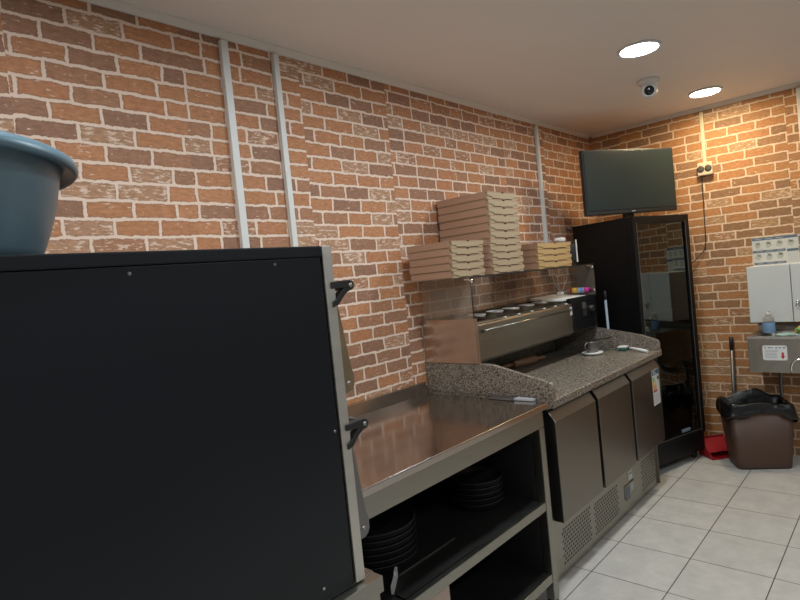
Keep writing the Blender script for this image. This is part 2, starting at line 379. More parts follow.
lamp(3.5, -.95, COOL, 'added round white ceiling downlight right of the sink, outside the view')  # this second row is unseen and guessed, added to light the room
lamp(1.716, -.95, COOL, 'added round white ceiling downlight over the tiled floor, outside the view')  # also added, lights the floor side of the room
lamp(.0, -.95, COOL, 'added round white ceiling downlight behind the viewpoint, outside the view')  # also added, room light from behind the camera

# security camera
cx, cy = 3.474, 1.088
t = thing('security_camera', 'small white dome security camera on the ceiling between the two lights', 'security camera', (cx, cy, ZC))
m = MB(); m.lathe([(0, -.0005), (.060, -.0005), (.060, -.012), (.052, -.026), (.040, -.034), (0, -.034)], (cx, cy, ZC), 32); m.build('mount', WHITEP, t)
bc = Vector((cx-.006, cy-.004, ZC-.062)); d = (Vector((0.2, .1, 1.55))-bc).normalized()
nb = bmesh.new(); bmesh.ops.create_uvsphere(nb, u_segments=24, v_segments=16, radius=.044)
for f in nb.faces: f.smooth = True
bmesh.ops.translate(nb, verts=nb.verts[:], vec=bc)
m = MB(); m.add(nb); ball = m.build('camera_ball', WHITEP, t)
q = Vector((0, 0, 1)).rotation_difference(d).to_matrix().to_4x4()
m = MB(); m.lathe([(.033, .030), (.033, .040), (.029, .043), (.027, .040)], (0, 0, 0), 28); m.bm.transform(Matrix.Translation(bc) @ q); m.build('lens_ring', PAPER, ball)
m = MB(); m.lathe([(0, .046), (.016, .043), (.0275, .038)], (0, 0, 0), 28); m.bm.transform(Matrix.Translation(bc) @ q); m.build('lens', BLACKG, ball)

# ------------------------------------------------------------------ oven and its stand
OY, OX0, OX1, OZ0, OZ1 = 1.0, -.02, .875, .742, 1.526
t = thing('oven_stand', 'stainless steel stand carrying the black pizza oven', 'stand', (.44, 1.4, 0))
m = MB(); m.prism([(.975, .700), (.975, .738), (1.006, .738), (1.006, .741), (1.86, .741), (1.86, .700)], 'x', -.05, .91, .001); m.build('top_frame', STEEL, t)
MB().box(-.03, .905, .985, .997, .30, .699, .001).build('front_panel', STEEL, t)
MB().box(-.03, .905, 1.0, 1.85, .28, .30, .001).build('lower_shelf', STEEL, t)
for lx in (-.03, .865):
    for ly in (.99, 1.81):
        MB().box(lx, lx+.04, ly+.01, ly+.05, 0, .699, .002).build('leg', STEEL, t)
ov = t = thing('pizza_oven', 'large black double deck pizza oven with stainless edge, topped by a basin', 'oven', (.43, 1.4, OZ0))
MB().box(OX0, .842, OY, 1.84, OZ0, 1.5005, .002).build('side_panel', BLACKP, t)
MB().box(OX0-.004, .846, OY-.004, 1.844, 1.5015, OZ1, .003).build('top_panel', BLACKP, t)
m = MB(); m.box(.8475, OX1, OY-.003, OY+.03, OZ0, OZ1, .002); m.box(.8475, OX1, 1.81, 1.842, OZ0, OZ1, .002)
m.box(.85, .873, OY+.03, 1.81, 1.46, OZ1, .001); m.box(.85, .873, OY+.03, 1.81, 1.12, 1.18, .001); m.box(.85, .873, OY+.03, 1.81, OZ0, .83, .001)
plabel(m.build('front_frame', PALEST, t), 'satin stainless front frame')
for sx, sz in ((.416, 1.488), (.717, 1.490), (.832, 1.103), (.755, .752+.02), (.22, 1.488)):
    m = MB(); m.lathe([(0, -.0025), (.0025, -.002), (.0035, -.0005), (.0035, .001)], (sx, OY, sz), 14, 'y'); m.build('screw', SCREWM, t)
def oven_door(zt, zh, mm, lab):
    # zt = handle height, zh = hinge height
    m = MB(); m.box(.877, .900, OY+.04, 1.80, zh+.01, zt+.015, .003); dd = m.build('oven_door', STEEL, t)
    pts = [(.874, zt-.02), (.880, zt-.05), (.888, (zt+zh)/2+.01), (.901, zh+.035), (.907, zh+.018)]
    pts += [(.883+.024*math.cos(a), zh+.024*math.sin(a)) for a in [math.radians(q) for q in (15, -15, -45, -75, -100)]] + [(.874, zh-.02)]
    for ya, yb in ((OY-.002, OY+.006), (1.80, 1.808)):
        s = MB(); s.prism(pts, 'y', ya, yb, .0015); plabel(s.build('side_plate', mm, dd), lab)
    s = MB(); s.lathe([(0, -.003), (.0035, -.0028), (.005, 0), (.005, .002)], (.888, OY-.002, zh), 14, 'y'); s.build('hinge_bolt', SCREWM, dd)
    for ya, yb in ((OY-.008, OY+.012), (1.795, 1.815)):
        s = MB(); s.prism([(.862, zt-.004), (.862, zt+.011), (.888, zt+.0125), (.919, zt+.0125)] + [(.919+.0125*math.cos(a), zt+.0125*math.sin(a)) for a in [math.radians(q) for q in (60, 30, 0, -30, -60, -85)]] + [(.906, zt-.006), (.893, zt-.005)], 'y', ya, yb, .002)
        s.prism([(.9185, zt-.0118), (.909, zt-.0055), (.897, zt-.006), (.884, zt-.016), (.875, zt-.028), (.862, zt-.034), (.862, zt-.048), (.878, zt-.043), (.891, zt-.030), (.902, zt-.020)], 'y', ya+.001, yb-.001, .002)
        s.build('handle_bracket', BLACKM, dd)
    s = MB(); s.lathe([(0, -.003), (.004, -.003), (.0055, -.001), (.0055, .002)], (.919, OY-.008, zt), 12, 'y'); s.build('handle_bolt', SCREWM, dd)
    s = MB(); s.tube([(.919, OY+.013, zt), (.919, 1.794, zt)], .011, 16); s.build('door_handle', BLACKM, dd)
oven_door(1.431, 1.203, WARMREFL, 'steel side plate with warm reflection in its colour')
oven_door(1.099, .857, GREYM, 'grey steel side plate')

# basin on the oven
bx, by, bz = .130, 1.27, OZ1+.0005
t = thing('wash_basin', 'big round slate blue plastic basin standing on top of the oven', 'basin', (bx, by, bz))
m = MB(); m.lathe([(0, .006), (.203, .004), (.208, 0), (.222, .006), (.231, .022), (.244, .055), (.258, .10), (.266, .14), (.270, .160), (.273, .166), (.275, .178), (.277, .183)], (bx, by, bz), 72)
m.lathe([(.273, .183), (.266, .15), (.250, .075), (.232, .03), (.21, .010), (0, .010)], (bx, by, bz), 72); m.build('basin_bowl', BASINM, t)
m = MB(); m.lathe([(.271, .172), (.288, .164), (.296, .161), (.3005, .166), (.301, .174), (.297, .183), (.288, .189), (.277, .189), (.271, .184), (.271, .172)], (bx, by, bz), 72); m.build('basin_rim', BASINM, t)
m = MB(); m.tube(bez([(bx-.26, by-.105, bz+.164), (bx-.272, by-.125, bz+.150), (bx-.262, by-.152, bz+.148), (bx-.24, by-.168, bz+.152), (bx-.232, by-.165, bz+.164)]), .006, 8); m.build('handle', BASINM, t)

# ------------------------------------------------------------------ steel work table
T0, T1, TF = .935, 2.185, 1.20
t = thing('steel_work_table', 'long stainless steel work table with two open black shelves', 'table', (1.56, 1.55, 0))
m = MB(); m.prism([(TF, .823), (TF, .844), (TF+.003, .847), (1.862, .847), (1.875, .905), (1.8985, .905), (1.8985, .80), (TF+.035, .80), (TF+.035, .823)], 'x', T0, T1, .0015); m.build('tabletop', TOPST, t)
MB().box(T0+.02, 2.136, TF+.003, TF+.03, .755, .822, .001).build('apron', STEEL, t)
for a, z in (('shelf', .444), ('shelf', .137)):
    MB().use(SHELFB).box(T0+.01, 2.086, TF+.02, 1.86, z-.012, z, .001).use(STEEL).box(T0+.01, 2.088, TF, TF+.019, z-.034, z+.002, .002).build(a, SHELFB, t)
for lx in (T0+.005, 2.09):
    for ly in (TF-.002, 1.84):
        lg = MB().box(lx, lx+.04, ly, ly+.04, .022, .754, .003).build('leg', STEEL, t)
        m = MB(); m.lathe([(0, 0), (.026, 0), (.026, .008), (.018, .022), (0, .022)], (lx+.02, ly+.02, 0), 20); m.build('foot', BLACKM, lg)
MB().box(T0+.05, 2.086, 1.858, 1.866, .15, .80, .001).build('back_panel', DARKIN, t)
MB().box(2.091, 2.097, TF+.04, 1.838, .15, .79, .001).build('end_panel', DARKIN, t)

# pizza pans stacked on the middle shelf
def pan(name, x, y, z, r, label, grp):
    m = MB(); h = .03
    m.lathe([(0, 0), (r-.014, 0), (r-.006, .012), (r-.003, .024), (r, h-.003), (r-.001, h), (r-.006, h-.002), (r-.011, .012), (r-.017, .004), (0, .004)], (x, y, z), 44)
    return tag(m.build(name, PANM, None, (x, y, z)), label, 'pan', grp)
ordn = ['bottom', 'second from bottom', 'third from bottom', 'fourth from bottom', 'fifth from bottom', 'sixth from bottom', 'seventh from bottom', 'topmost']
for x, y, r, n, where in ((1.385, 1.505, .155, 6, 'left'), (1.965, 1.46, .118, 5, 'right')):
    for k in range(n):
        w = 'topmost' if k == n-1 else ordn[k]
        pan('pizza_pan', x+random.uniform(-.0006, .0006), y+random.uniform(-.0006, .0006), .4445+k*.0225, r, f'blackened round pizza pan, {w} of the {where} stack under the steel table', f'pizza pans in the {where} stack')
# sheet tray at the shelf front
t = thing('baking_tray', 'flat black baking tray with bright rim on the table shelf', 'tray', (1.42, 1.28, .447))
m = MB(); m.prism([(1.225, 1.224), (1.63, 1.224), (1.63, 1.329), (1.317, 1.329), (1.228, 1.268)], 'z', .4465, .4495, .0006); m.build('tray_base', SHELFB, t)
m = MB(); m.box(1.32, 1.63, 1.3295, 1.3325, .4465, .4535, .0006); plabel(m.build('tray_rim', STEEL, t), 'bright steel rear rim')
m = MB(); m.prism([(1.317, 1.335), (1.228, 1.272), (1.223, 1.279), (1.312, 1.342)], 'z', .4465, .472, .0008); m.prism([(1.317, 1.335), (1.312, 1.342), (1.285, 1.323), (1.290, 1.316)], 'z', .472, .480, .0005); plabel(m.build('tray_end', TRAYM, t), 'shiny folded corner plate')

# carton on the lower shelf
t = thing('storage_carton', 'plain pinkish cardboard carton on the lower shelf of the steel table', 'box', (1.3, 1.38, .1375))
MB().box(1.17, 1.445, 1.225, 1.50, .1375, .395, .003).build('carton_body', CARDB, t)
for xa, xb in ((1.17, 1.306), (1.309, 1.445)): MB().box(xa, xb, 1.226, 1.499, .3955, .399, .001).build('carton_flap', CARDB, t)
# scraper on the table
t = thing('dough_knife', 'flat grey steel spatula lying on the table beside the granite edge', 'spatula', (2.14, 1.42, .848))
rt = Matrix.Rotation(0, 3, 'Z')
m = MB(); m.prism([(2.157, 1.36), (2.207, 1.352), (2.213, 1.48), (2.182, 1.495), (2.162, 1.488)], 'z', .8485, .8535, .001); m.build('blade', GREYM, t)
m = MB(); m.prism([(2.172, 1.268), (2.194, 1.262), (2.202, 1.351), (2.168, 1.358)], 'z', .8485, .860, .003); m.build('handle', GREYPL, t)

# ------------------------------------------------------------------ refrigerated counter
CX0, CX1, CF = 2.22, 3.605, 1.20
t = thing('refrigerated_counter', 'three door stainless refrigerated prep counter with speckled granite worktop', 'counter', (2.91, 1.55, 0))
MB().box(CX0+.002, 3.598, CF+.055, 1.885, .30, .808, .002).build('cabinet_body', DARKIN, t)
MB().box(3.5985, 3.604, CF+.055, 1.885, .012, .808, .001).build('end_panel', DOORST, t)
m = MB(); m.prism([(CF-.008, .813), (CF-.010, .818), (CF-.010, .844), (CF-.004, .850), (1.897, .850), (1.897, .813)], 'x', CX0, 3.628, .0); wt = m.build('worktop', GRAN, t)
plabel(wt, 'speckled pinkish grey granite worktop')
def arc(c, r, a0, a1, n=6): return [(c[0]+r*math.cos(math.radians(a0+(a1-a0)*k/n)), c[1]+r*math.sin(math.radians(a0+(a1-a0)*k/n))) for k in range(n+1)]
prof = [(CF-.008, .8505)] + arc((CF+.012, .905), .02, 180, 105) + [(1.49, .9935), (1.52, .9965), (1.872, .9965), (1.872, .8505)]
MB().prism(prof, 'x', CX0, CX0+.026, .002).build('upstand', GRAN, t)
prof = [(CF-.008, .8505)] + arc((CF+.017, .890), .025, 180, 110) + [(1.30, .945), (1.56, .9935), (1.59, .9965), (1.872, .9965), (1.872, .8505)]
MB().prism(prof, 'x', 3.595, 3.622, .002).build('upstand', GRAN, t)
MB().box(CX0, 3.622, 1.8725, 1.897, .8505, .9965, .002).build('upstand', GRAN, t)
MB().box(CX0+.004, 3.598, CF+.030, CF+.054, .80, .8125, .001).build('top_rail', STEEL, t)
doors = ((2.232, 2.655), (2.690, 3.108), (3.142, 3.594))
for a, b in doors:
    m = MB(); m.prism([(CF, .300), (CF, .748), (CF+.030, .792), (CF+.050, .796), (CF+.050, .300)], 'x', a, b, .0025); d_ = m.build('door', DOORST, t)
    MB().box(a+.005, b-.005, CF+.0505, CF+.0545, .305, .790, .001).build('gasket', BLACKM, d_)
    MB().prism([(CF+.006, .7525), (CF+.008, .7525), (CF+.030, .7855), (CF+.028, .7865)], 'x', a+.004, b-.004).build('door_grip', STEEL, d_)
KY = 1.268
kp = MB().box(CX0+.02, 3.598, KY, KY+.014, .010, .302, .002).build('kick_panel', STEEL, t)
MB().box(CX0+.02, 3.595, KY+.015, 1.87, .012, .299, .001).build('compressor_housing', DARKIN, t)
for gx0, gx1, z0, z1 in ((2.325, 2.615, .052, .222), (2.675, 2.965, .050, .214), (3.335, 3.555, .046, .224)):
    m = MB(); pw = .0275; nx = round((gx1-gx0)/pw); nz = 10; pz_ = (z1-z0)/nz
    for i in range(nx):
        for j in range(nz):
            cx_ = gx0+(i+.3+.5*(j % 2))*pw; cz = z0+(j+.5)*pz_
            P_ = [(cx_+.0098*math.cos(a)+.003*math.sin(a), KY-.0004, cz+.0062*math.sin(a)) for a in [2*PI*k/8 for k in range(8)]]
            m.quad(*P_)
    o = m.build('vent_grille', BLACKM, kp, normals=False); plabel(o, 'perforated vent of dark holes')
m = MB(); m.use(STEEL).box(3.07, 3.21, KY-.004, KY+.0005, .098, .166, .004).use(DGREY).box(3.08, 3.135, KY-.0056, KY-.003, .084, .156, .001).use(GREYPL).box(3.15, 3.195, KY-.0056, KY-.003, .112, .158, .001)
m.build('thermostat_display', BLACKM, kp)
m = MB(); m.use(PAPER).box(3.14, 3.195, KY-.0025, KY-.0002, .180, .228).use(DGREY).box(3.146, 3.188, KY-.003, KY-.002, .208, .218); plabel(m.build('rating_sticker', PAPER, kp), 'small white rating sticker')
# energy label on the right door
yl = CF-.0008
m = MB(); m.use(PAPER).box(3.452, 3.568, yl, CF+.0012, .535, .747)
m.use(DBLUE).box(3.456, 3.564, yl-.0005, yl+.0003, .715, .744).use(PAPER).box(3.47, 3.52, yl-.0009, yl, .722, .727).box(3.47, 3.50, yl-.0009, yl, .733, .738)
for k, (mm, w) in enumerate(((GREENL, .026), (GREENL, .032), (YEL, .038), (YEL, .044), (ORANGE, .050), (ORANGE, .056), (RED, .062))):
    m.use(mm); z = .702-k*.013; m.prism([(3.458, z), (3.458+w, z), (3.466+w, z-.005), (3.458+w, z-.010), (3.458, z-.010)], 'y', yl-.0005, yl+.0003)
m.use(BLACKM).prism([(3.562, .700), (3.540, .700), (3.532, .690), (3.540, .680), (3.562, .680)], 'y', yl-.0005, yl+.0003)
m.use(GREYPL)
for k in range(4): m.box(3.462, 3.51, yl-.0005, yl+.0003, .592-k*.013, .596-k*.013); m.box(3.522, 3.558, yl-.0005, yl+.0003, .592-k*.013, .596-k*.013)
plabel(m.build('energy_label', PAPER, t), 'white energy rating label with coloured arrows')
for lx in (2.30, 3.54):
    for ly in (1.31, 1.82):
        m = MB(); m.lathe([(0, 0), (.022, 0), (.022, .0095), (0, .0095)], (lx, ly, 0), 20); m.build('foot', BLACKM, t)

# things on the granite
mx_, my_ = 3.40, 1.53
t = thing('steel_mug', 'small steel mug on a white plate under the topping case', 'mug', (mx_+.005, my_, .862))
mz = .8665
m = MB(); m.lathe([(0, .004), (.034, 0), (.037, .003), (.038, .055), (.041, .068), (.0395, .069), (.036, .055), (.035, .006), (0, .006)], (mx_+.005, my_, mz), 32); m.build('mug_cup', GREYM, t)
m = MB(); m.tube(bez([(mx_-.032, my_+.008, mz+.058), (mx_-.052, my_+.014, mz+.056), (mx_-.060, my_+.017, mz+.036), (mx_-.050, my_+.014, mz+.016), (mx_-.032, my_+.008, mz+.014)]), .0045, 8); m.build('mug_handle', GREYM, t)
m = MB(); m.lathe([(0, 0), (.046, 0), (.059, .006), (.064, .014), (.062, .0155), (.056, .010), (.046, .0045), (.04, .0145), (0, .0145)], (mx_+.005, my_, .8505), 40)
tag(m.build('saucer', WHITEP, None, (mx_, my_, .8505)), 'round white plate under the steel mug on the granite', 'plate')
m = MB(); m.prism([(mx_-.03, my_-.032), (mx_+.04, my_-.045), (mx_+.05, my_+.02), (mx_-.02, my_+.035)], 'z', mz+.0695, mz+.075, .002)
m.prism([(mx_+.035, my_-.045), (mx_+.135, my_-.072), (mx_+.140, my_-.055), (mx_+.048, my_-.02)], 'z', mz+.0695, mz+.0755, .002)
tag(m.build('scraper', BLACKM, None, (mx_, my_, mz+.07)), 'flat black scraper laid across the steel mug', 'scraper')
t = thing('dish_brush', 'white handled dish brush with green bristles on the granite worktop', 'brush', (3.54, 1.33, .8505))
a, b = Vector((3.560, 1.375, .872)), Vector((3.485, 1.225, .860))
m = MB(); m.tube([a+(b-a)*.15, a+(b-a)*.3, a+(b-a)*.6, b], [.006, .008, .0095, .0085], 10); m.build('handle', WHITEP, t)
m = MB(); m.box(3.535, 3.590, 1.372, 1.424, .870, .880, .003); m.build('brush_head', WHITEP, t)
m = MB()
for i in range(5):
    for j in range(4):
        px, py = 3.541+i*.0105, 1.379+j*.012; m.tube([(px, py, .870), (px+random.uniform(-.003, .003), py+random.uniform(-.003, .003), .8515)], .0045, 6)
m.build('bristles', GREENP, t)
t = thing('rolling_pin', 'reddish brown wooden rolling pin on the granite below the topping case', 'rolling pin', (3.0, 1.80, .8505))
a, b = Vector((2.86, 1.775, .876)), Vector((3.06, 1.735, .876))
m = MB(); m.tube([a, a+(b-a)*.02, b-(b-a)*.02, b], [.020, .024, .024, .020], 20); m.build('barrel', WOOD, t)
u = (b-a).normalized()
for p, s in ((a, -1), (b, 1)):
    m = MB(); m.tube([p, p+u*s*.03, p+u*s*.07, p+u*s*.085], [.008, .012, .012, .006], 12); m.build('handle', WOOD, t)

# ------------------------------------------------------------------ topping display case
SX0, SX1, SF, SB, SZ0, SZ1 = 2.217, 3.60, 1.560, 1.885, .9975, 1.214
t = thing('topping_display_case', 'stainless refrigerated topping case with glass shelf on the granite counter', 'display case', (2.92, 1.72, SZ0))
m = MB(); m.box(3.58, SX1, SF+.01, SB, SZ0, SZ1, .002); m.box(SX0+.02, 3.58, SF+.04, SB-.013, SZ0, SZ0+.012); m.prism([(SF+.034, SZ1-.036), (SF+.034, SZ1-.024), (SB-.013, SZ1), (SB-.013, SZ1-.012)], 'x', 3.314, 3.579); m.box(SX0+.02, 3.58, SB-.012, SB, SZ0+.012, SZ1, .001)
m.build('case_body', STEEL, t); MB().box(SX0, SX0+.0195, SF, SB, SZ0, SZ1, .002).build('end_panel', ENDST, t)
m = MB(); m.prism([(SF+.02, SZ0), (SF, SZ0+.015), (SF, 1.176), (SF+.006, 1.187), (SF+.03, 1.187), (SF+.03, SZ0)], 'x', SX0+.0205, 3.235, .0015); m.build('front_panel', STEEL, t)
m = MB(); m.prism([(SF+.02, SZ0), (SF-.004, SZ0+.015), (SF-.006, 1.195), (SF+.004, SZ1+.002), (SF+.032, SZ1+.002), (SF+.032, SZ0)], 'x', 3.236, 3.579, .003); cp = m.build('control_box', BLACKG, t)
m = MB(); m.use(PAPER).box(3.205, 3.233, SF-.0022, SF-.0004, 1.118, 1.168, .0004).use(DGREY).box(3.210, 3.228, SF-.003, SF-.002, 1.146, 1.160); plabel(m.build('small_label', PAPER, t), 'small white label')
for zz, mm in ((1.160, GREYM), (1.115, BLACKM)):
    m = MB(); m.box(3.37, 3.415, SF-.012, SF-.0055, zz-.02, zz+.02, .003); m.build('switch', mm, cp)
m = MB(); m.lathe([(0, -.026), (.018, -.026), (.021, -.006), (.021, 0)], (3.48, SF-.005, 1.135), 20, 'y'); m.build('thermostat_knob', BLACKM, cp)
m = MB(); m.tube([(SX0+.06, SF-.009, 1.150), (3.20, SF-.009, 1.150)], .0042, 10)
m.box(SX0+.052, SX0+.062, SF-.014, SF-.0005, 1.138, 1.158, .002); m.box(3.195, 3.203, SF-.014, SF-.0005, 1.143, 1.157, .002); m.build('front_rail', STEEL, t)
for k in range(6):
    m = MB(); x = 2.49+k*.137; m.box(x, x+.014, SF+.001, SF+.014, 1.1875, 1.194, .002); m.build('pan_clip', WHITEP, t)
m = MB(); m.box(SX0+.021, 2.475, SF+.001, SF+.010, 1.1875, 1.1915, .001); m.build('edge_strip', PALEST, t)
def slope(mb):                      # the food wells tilt gently towards the front
    for v in mb.bm.verts: v.co.z += (v.co.y-(SB-.016))*.074
    return mb
px = [2.262+i*.175 for i in range(7)]
for i in range(6):
    a, b = px[i]+.003, px[i+1]-.008
    y0, y1, zt, zb = SF+.034, SB-.016, SZ1-.002, SZ1-.10
    m = MB()
    r = .012
    for (x0, x1, ya, yb) in ((a, b, y0, y0+r), (a, b, y1-r, y1), (a, a+r, y0+r, y1-r), (b-r, b, y0+r, y1-r)): m.box(x0, x1, ya, yb, zt-.003, zt)
    for (x0, x1, ya, yb) in ((a+r, b-r, y0+r-.002, y0+r), (a+r, b-r, y1-r, y1-r+.002), (a+r-.002, a+r, y0+r, y1-r), (b-r, b-r+.002, y0+r, y1-r)): m.box(x0, x1, ya, yb, zb, zt-.003)
    m.box(a+r, b-r, y0+r, y1-r, zb-.002, zb); fp = slope(m).build('food_pan', STEEL, t)
    slope(MB().box(a+r+.001, b-r-.001, y0+r+.001, y1-r-.001, zb+.0005, zb+.029, .006)).build('filling', FOOD1 if i % 2 else FOOD2, fp)
    if i < 5: slope(MB().box(b+.001, b+.007, SF+.032, SB-.013, SZ1-.004, SZ1+.004, .001)).build('pan_divider', STEEL, t)
# glass guard
GZ = 1.408
MB().box(SX0+.004, SX0+.010, SF+.012, SB-.004, SZ1+.0005, GZ-.0005, .0008).build('glass_panel', GLASS, t)
MB().box(3.588, 3.594, SF-.004, SB-.004, SZ1+.0005, GZ-.0005, .0008).build('glass_panel', GLASS, t)
MB().box(SX0+.011, 3.587, SB-.011, SB-.005, SZ1+.0005, GZ-.0005, .0008).build('glass_panel', GLASS, t)
gs = MB().box(SX0-.02, 3.605, SF-.002, SB+.008, GZ, GZ+.006, .001).build('glass_shelf', GLASS, t)
MB().box(SX0-.02, 3.605, SF-.006, SF-.0025, GZ-.001, GZ+.007, .001).build('shelf_edge', DARKIN, gs)
m = MB(); m.tube([(SX0+.007, SF+.008, SZ1), (SX0+.007, SF+.008, GZ)], .0028, 8); m.build('shelf_post', BLACKM, t)
for x, y, z in ((SX0+.008, SF+.02, GZ-.014), (3.59, SF+.02, GZ-.014), (3.59, SF+.02, SZ1+.03)):
    m = MB(); m.lathe([(0, -.012), (.010, -.012), (.010, .004), (.006, .008), (0, .008)], (x, y-.012, z), 16, 'y'); m.box(x-.013, x+.013, y-.012, y+.018, z+.004, z+.013, .002); m.build('glass_clamp', CHROME, t)
# round tubs at the back of the food wells
tubp = [(2.515, 1.79), (2.715, 1.79), (2.885, 1.80), (3.03, 1.80), (3.19, 1.80)]
tubl = ['nearest the left glass panel', 'second from the left glass', 'third, in the middle', 'second from the white lid', 'beside the white lid']
for (x, y), w in zip([(px[i]+.085, 1.765) for i in range(1, 6)], tubl):
    m = MB(); z = SZ1-.0705; x += .006
    m.lathe([(0, 0), (.042, 0), (.045, .006), (.047, .055), (.051, .057), (.052, .062), (.047, .066), (.044, .060), (.042, .055), (0, .053)], (x, y, z), 32)
    tag(m.build('sauce_tub', TRAYM, None, (x, y, z)), f'round shiny tub in a food pan of the topping case, {w}', 'tub', 'round tubs in the topping case')
m = MB(); m.prism([(3.20, 1.74), (3.26, 1.63), (3.55, 1.605), (3.56, 1.69), (3.545, 1.84), (3.24, 1.84)], 'z', SZ1+.0045, SZ1+.021, .004); slope(m)
tag(m.build('tray_lid', WHITEP, None, (3.4, 1.72, SZ1+.002)), 'flat white plastic tray lid lying on the right end of the topping case', 'lid')
a, b = Vector((3.505, 1.692, SZ1+.0395)), Vector((3.561, 1.588, SZ1+.0335))
m = MB(); seg = [(0, .1, RED), (.1, .38, YEL), (.38, .52, LIL), (.52, .66, TEALW), (.66, .74, LIL), (.74, 1, PINK)]
for s0, s1, mm in seg: m.use(mm).tube([a+(b-a)*s0, a+(b-a)*s1], .0172, 16)
tag(m.build('wrapped_roll', PINK, None, a), 'colourful pink yellow and teal wrapped roll behind the case controls', 'roll')
# cable hanging under the shelf
m = MB()
m.use(CLOTHG).tube(bez([(3.50, 1.745, 1.405), (3.475, 1.75, 1.36), (3.465, 1.75, 1.31), (3.47, 1.745, 1.275), (3.475, 1.742, 1.249)]), .0026, 7)
m.tube(bez([(3.545, 1.72, 1.405), (3.545, 1.72, 1.35), (3.525, 1.73, 1.30), (3.482, 1.738, 1.249)]), .0026, 7)
m.tube(bez([(3.44, 1.77, 1.405), (3.435, 1.77, 1.36), (3.45, 1.765, 1.31), (3.465, 1.745, 1.249)]), .0026, 7)
m.use(WHITEP).box(3.455, 3.487, 1.725, 1.760, SZ1+.0190, SZ1+.036, .004)
tag(m.build('charging_cable', WHITEB, None, (3.5, 1.74, SZ1+.032)), 'looped white cable and plug hanging beneath the glass shelf', 'cable')

# ------------------------------------------------------------------ pizza boxes
def pizza_box(w, d, h, front):
    t = thing('pizza_box', 'x', 'pizza box')
    m = MB(); m.box(.005, w-.005, .0035, d-.004, 0, h*.93, .0008)              # tray
    m.build('box_base', front, t)
    m = MB(); m.box(0, w, 0, d, h*.90, h, .001)
    m.box(0, .0028, .012, d, h*.12, h*.90); m.box(w-.0028, w, .012, d, h*.12, h*.90); m.box(0, w, d-.0028, d, h*.12, h*.90)
    k = MB(); k.prism([(.0, h*.895), (w, h*.895), (w-.004, h*.45), (w*.86, h*.36), (w*.84, h*.16), (w*.60, h*.16), (w*.56, h*.10), (w*.44, h*.10), (w*.40, h*.16), (w*.16, h*.16), (w*.14, h*.36), (.004, h*.45)], 'y', 0, .0026)
    lid = m.build('box_lid', KRAFT_SHADED, t); k.build('front_flap', front, lid)
    k = MB(); k.prism([(w*.455, h*.99), (w*.545, h*.99), (w*.525, h*.83), (w*.475, h*.83)], 'y', -.0008, .0002)
    k.prism([(w*.18, h*.13), (w*.42, h*.13), (w*.42, h*.07), (w*.18, h*.07)], 'y', .0028, .0036); k.prism([(w*.58, h*.13), (w*.82, h*.13), (w*.82, h*.07), (w*.58, h*.07)], 'y', .0028, .0036)
    k.build('tab_slot', DARKIN, lid)
    return t
GS = GZ+.0068
def stack(x, y, w, d, h, n, front, where, z0=GS, grp=None, names=None):
    p = None
    for k in range(n):
        loc = (x+random.uniform(-.004, .004), y+random.uniform(-.004, .004), z0+k*(h+.0004)); rz = random.uniform(-.006, .006)
        nm = names[k]; lab = f'{front[1]} pizza box, {nm} {where}'
        if p is None:
            p = pizza_box(w, d, h, front[0]); p.location = loc; p.rotation_euler = (0, 0, rz); p['label'] = lab; p['group'] = grp
        else: dup(p, loc, lab, grp, rz)
    return z0+n*(h+.0004)
five = ['bottom', 'second from bottom', 'middle', 'second from top', 'topmost']
stack(2.092, 1.565, .262, .262, .0342, 5, (KRAFT_LIT, 'small kraft'), 'of the left stack on the glass shelf', grp='pizza boxes in the left stack', names=five)
zt = stack(2.422, 1.565, .300, .300, .0350, 5, (KRAFT_LIT, 'medium kraft'), 'of the lower five in the tall middle stack', grp='pizza boxes in the tall middle stack', names=five)
stack(2.424, 1.560, .285, .322, .0392, 6, (KRAFT_LIT, 'large kraft'), 'of the six bigger boxes on the tall middle stack', z0=zt, grp='pizza boxes in the tall middle stack', names=['lowest', 'second lowest', 'third lowest', 'fourth lowest', 'second highest', 'highest'])
stack(2.885, 1.562, .415, .285, .0365, 4, (TAN_LIT, 'tan'), 'of the right stack beside the bottles', grp='pizza boxes in the right stack', names=['bottom', 'second from bottom', 'second from top', 'topmost'])
# bottles behind the right-hand stack
bx_, by_ = 3.515, 1.668
t = thing('drink_bottle', 'clear plastic bottle standing right of the tan pizza boxes', 'bottle', (bx_, by_, GS))
m = MB(); m.lathe([(0, 0), (.032, 0), (.036, .006), (.036, .145), (.031, .172), (.018, .205), (.0135, .215), (.0135, .228), (0, .228)], (bx_, by_, GS), 28); m.build('bottle_body', BOTTLE, t)
m = MB(); m.lathe([(.0362, .03), (.0366, .031), (.0366, .139), (.0362, .14)], (bx_, by_, GS), 28); o = m.build('bottle_label', DARKIN, t)
m = MB(); m.lathe([(0, .2285), (.015, .2285), (.015, .243), (.013, .246), (0, .246)], (bx_, by_, GS), 20); m.build('bottle_cap', BLACKM, t)
m = MB(); m.box(bx_+.0, bx_+.012, by_-.042, by_-.0375, GS+.02, GS+.165, .001); m.build('label_strip', WHITEP, t)
bx_, by_ = 3.452, 1.705
t = thing('spray_bottle', 'small bottle with bulky white cap behind the tan pizza boxes', 'bottle', (bx_, by_, GS))
m = MB(); m.lathe([(0, 0), (.034, 0), (.037, .005), (.037, .12), (.020, .15), (.016, .16), (0, .16)], (bx_, by_, GS), 28); m.build('bottle_body', BOTTLE, t)
m = MB(); m.box(bx_-.035, bx_+.03, by_-.028, by_+.02, GS+.1605, GS+.187, .008); m.box(bx_-.052, bx_-.03, by_-.018, by_+.012, GS+.166, GS+.180, .004); m.build('spray_head', WHITEP, t)

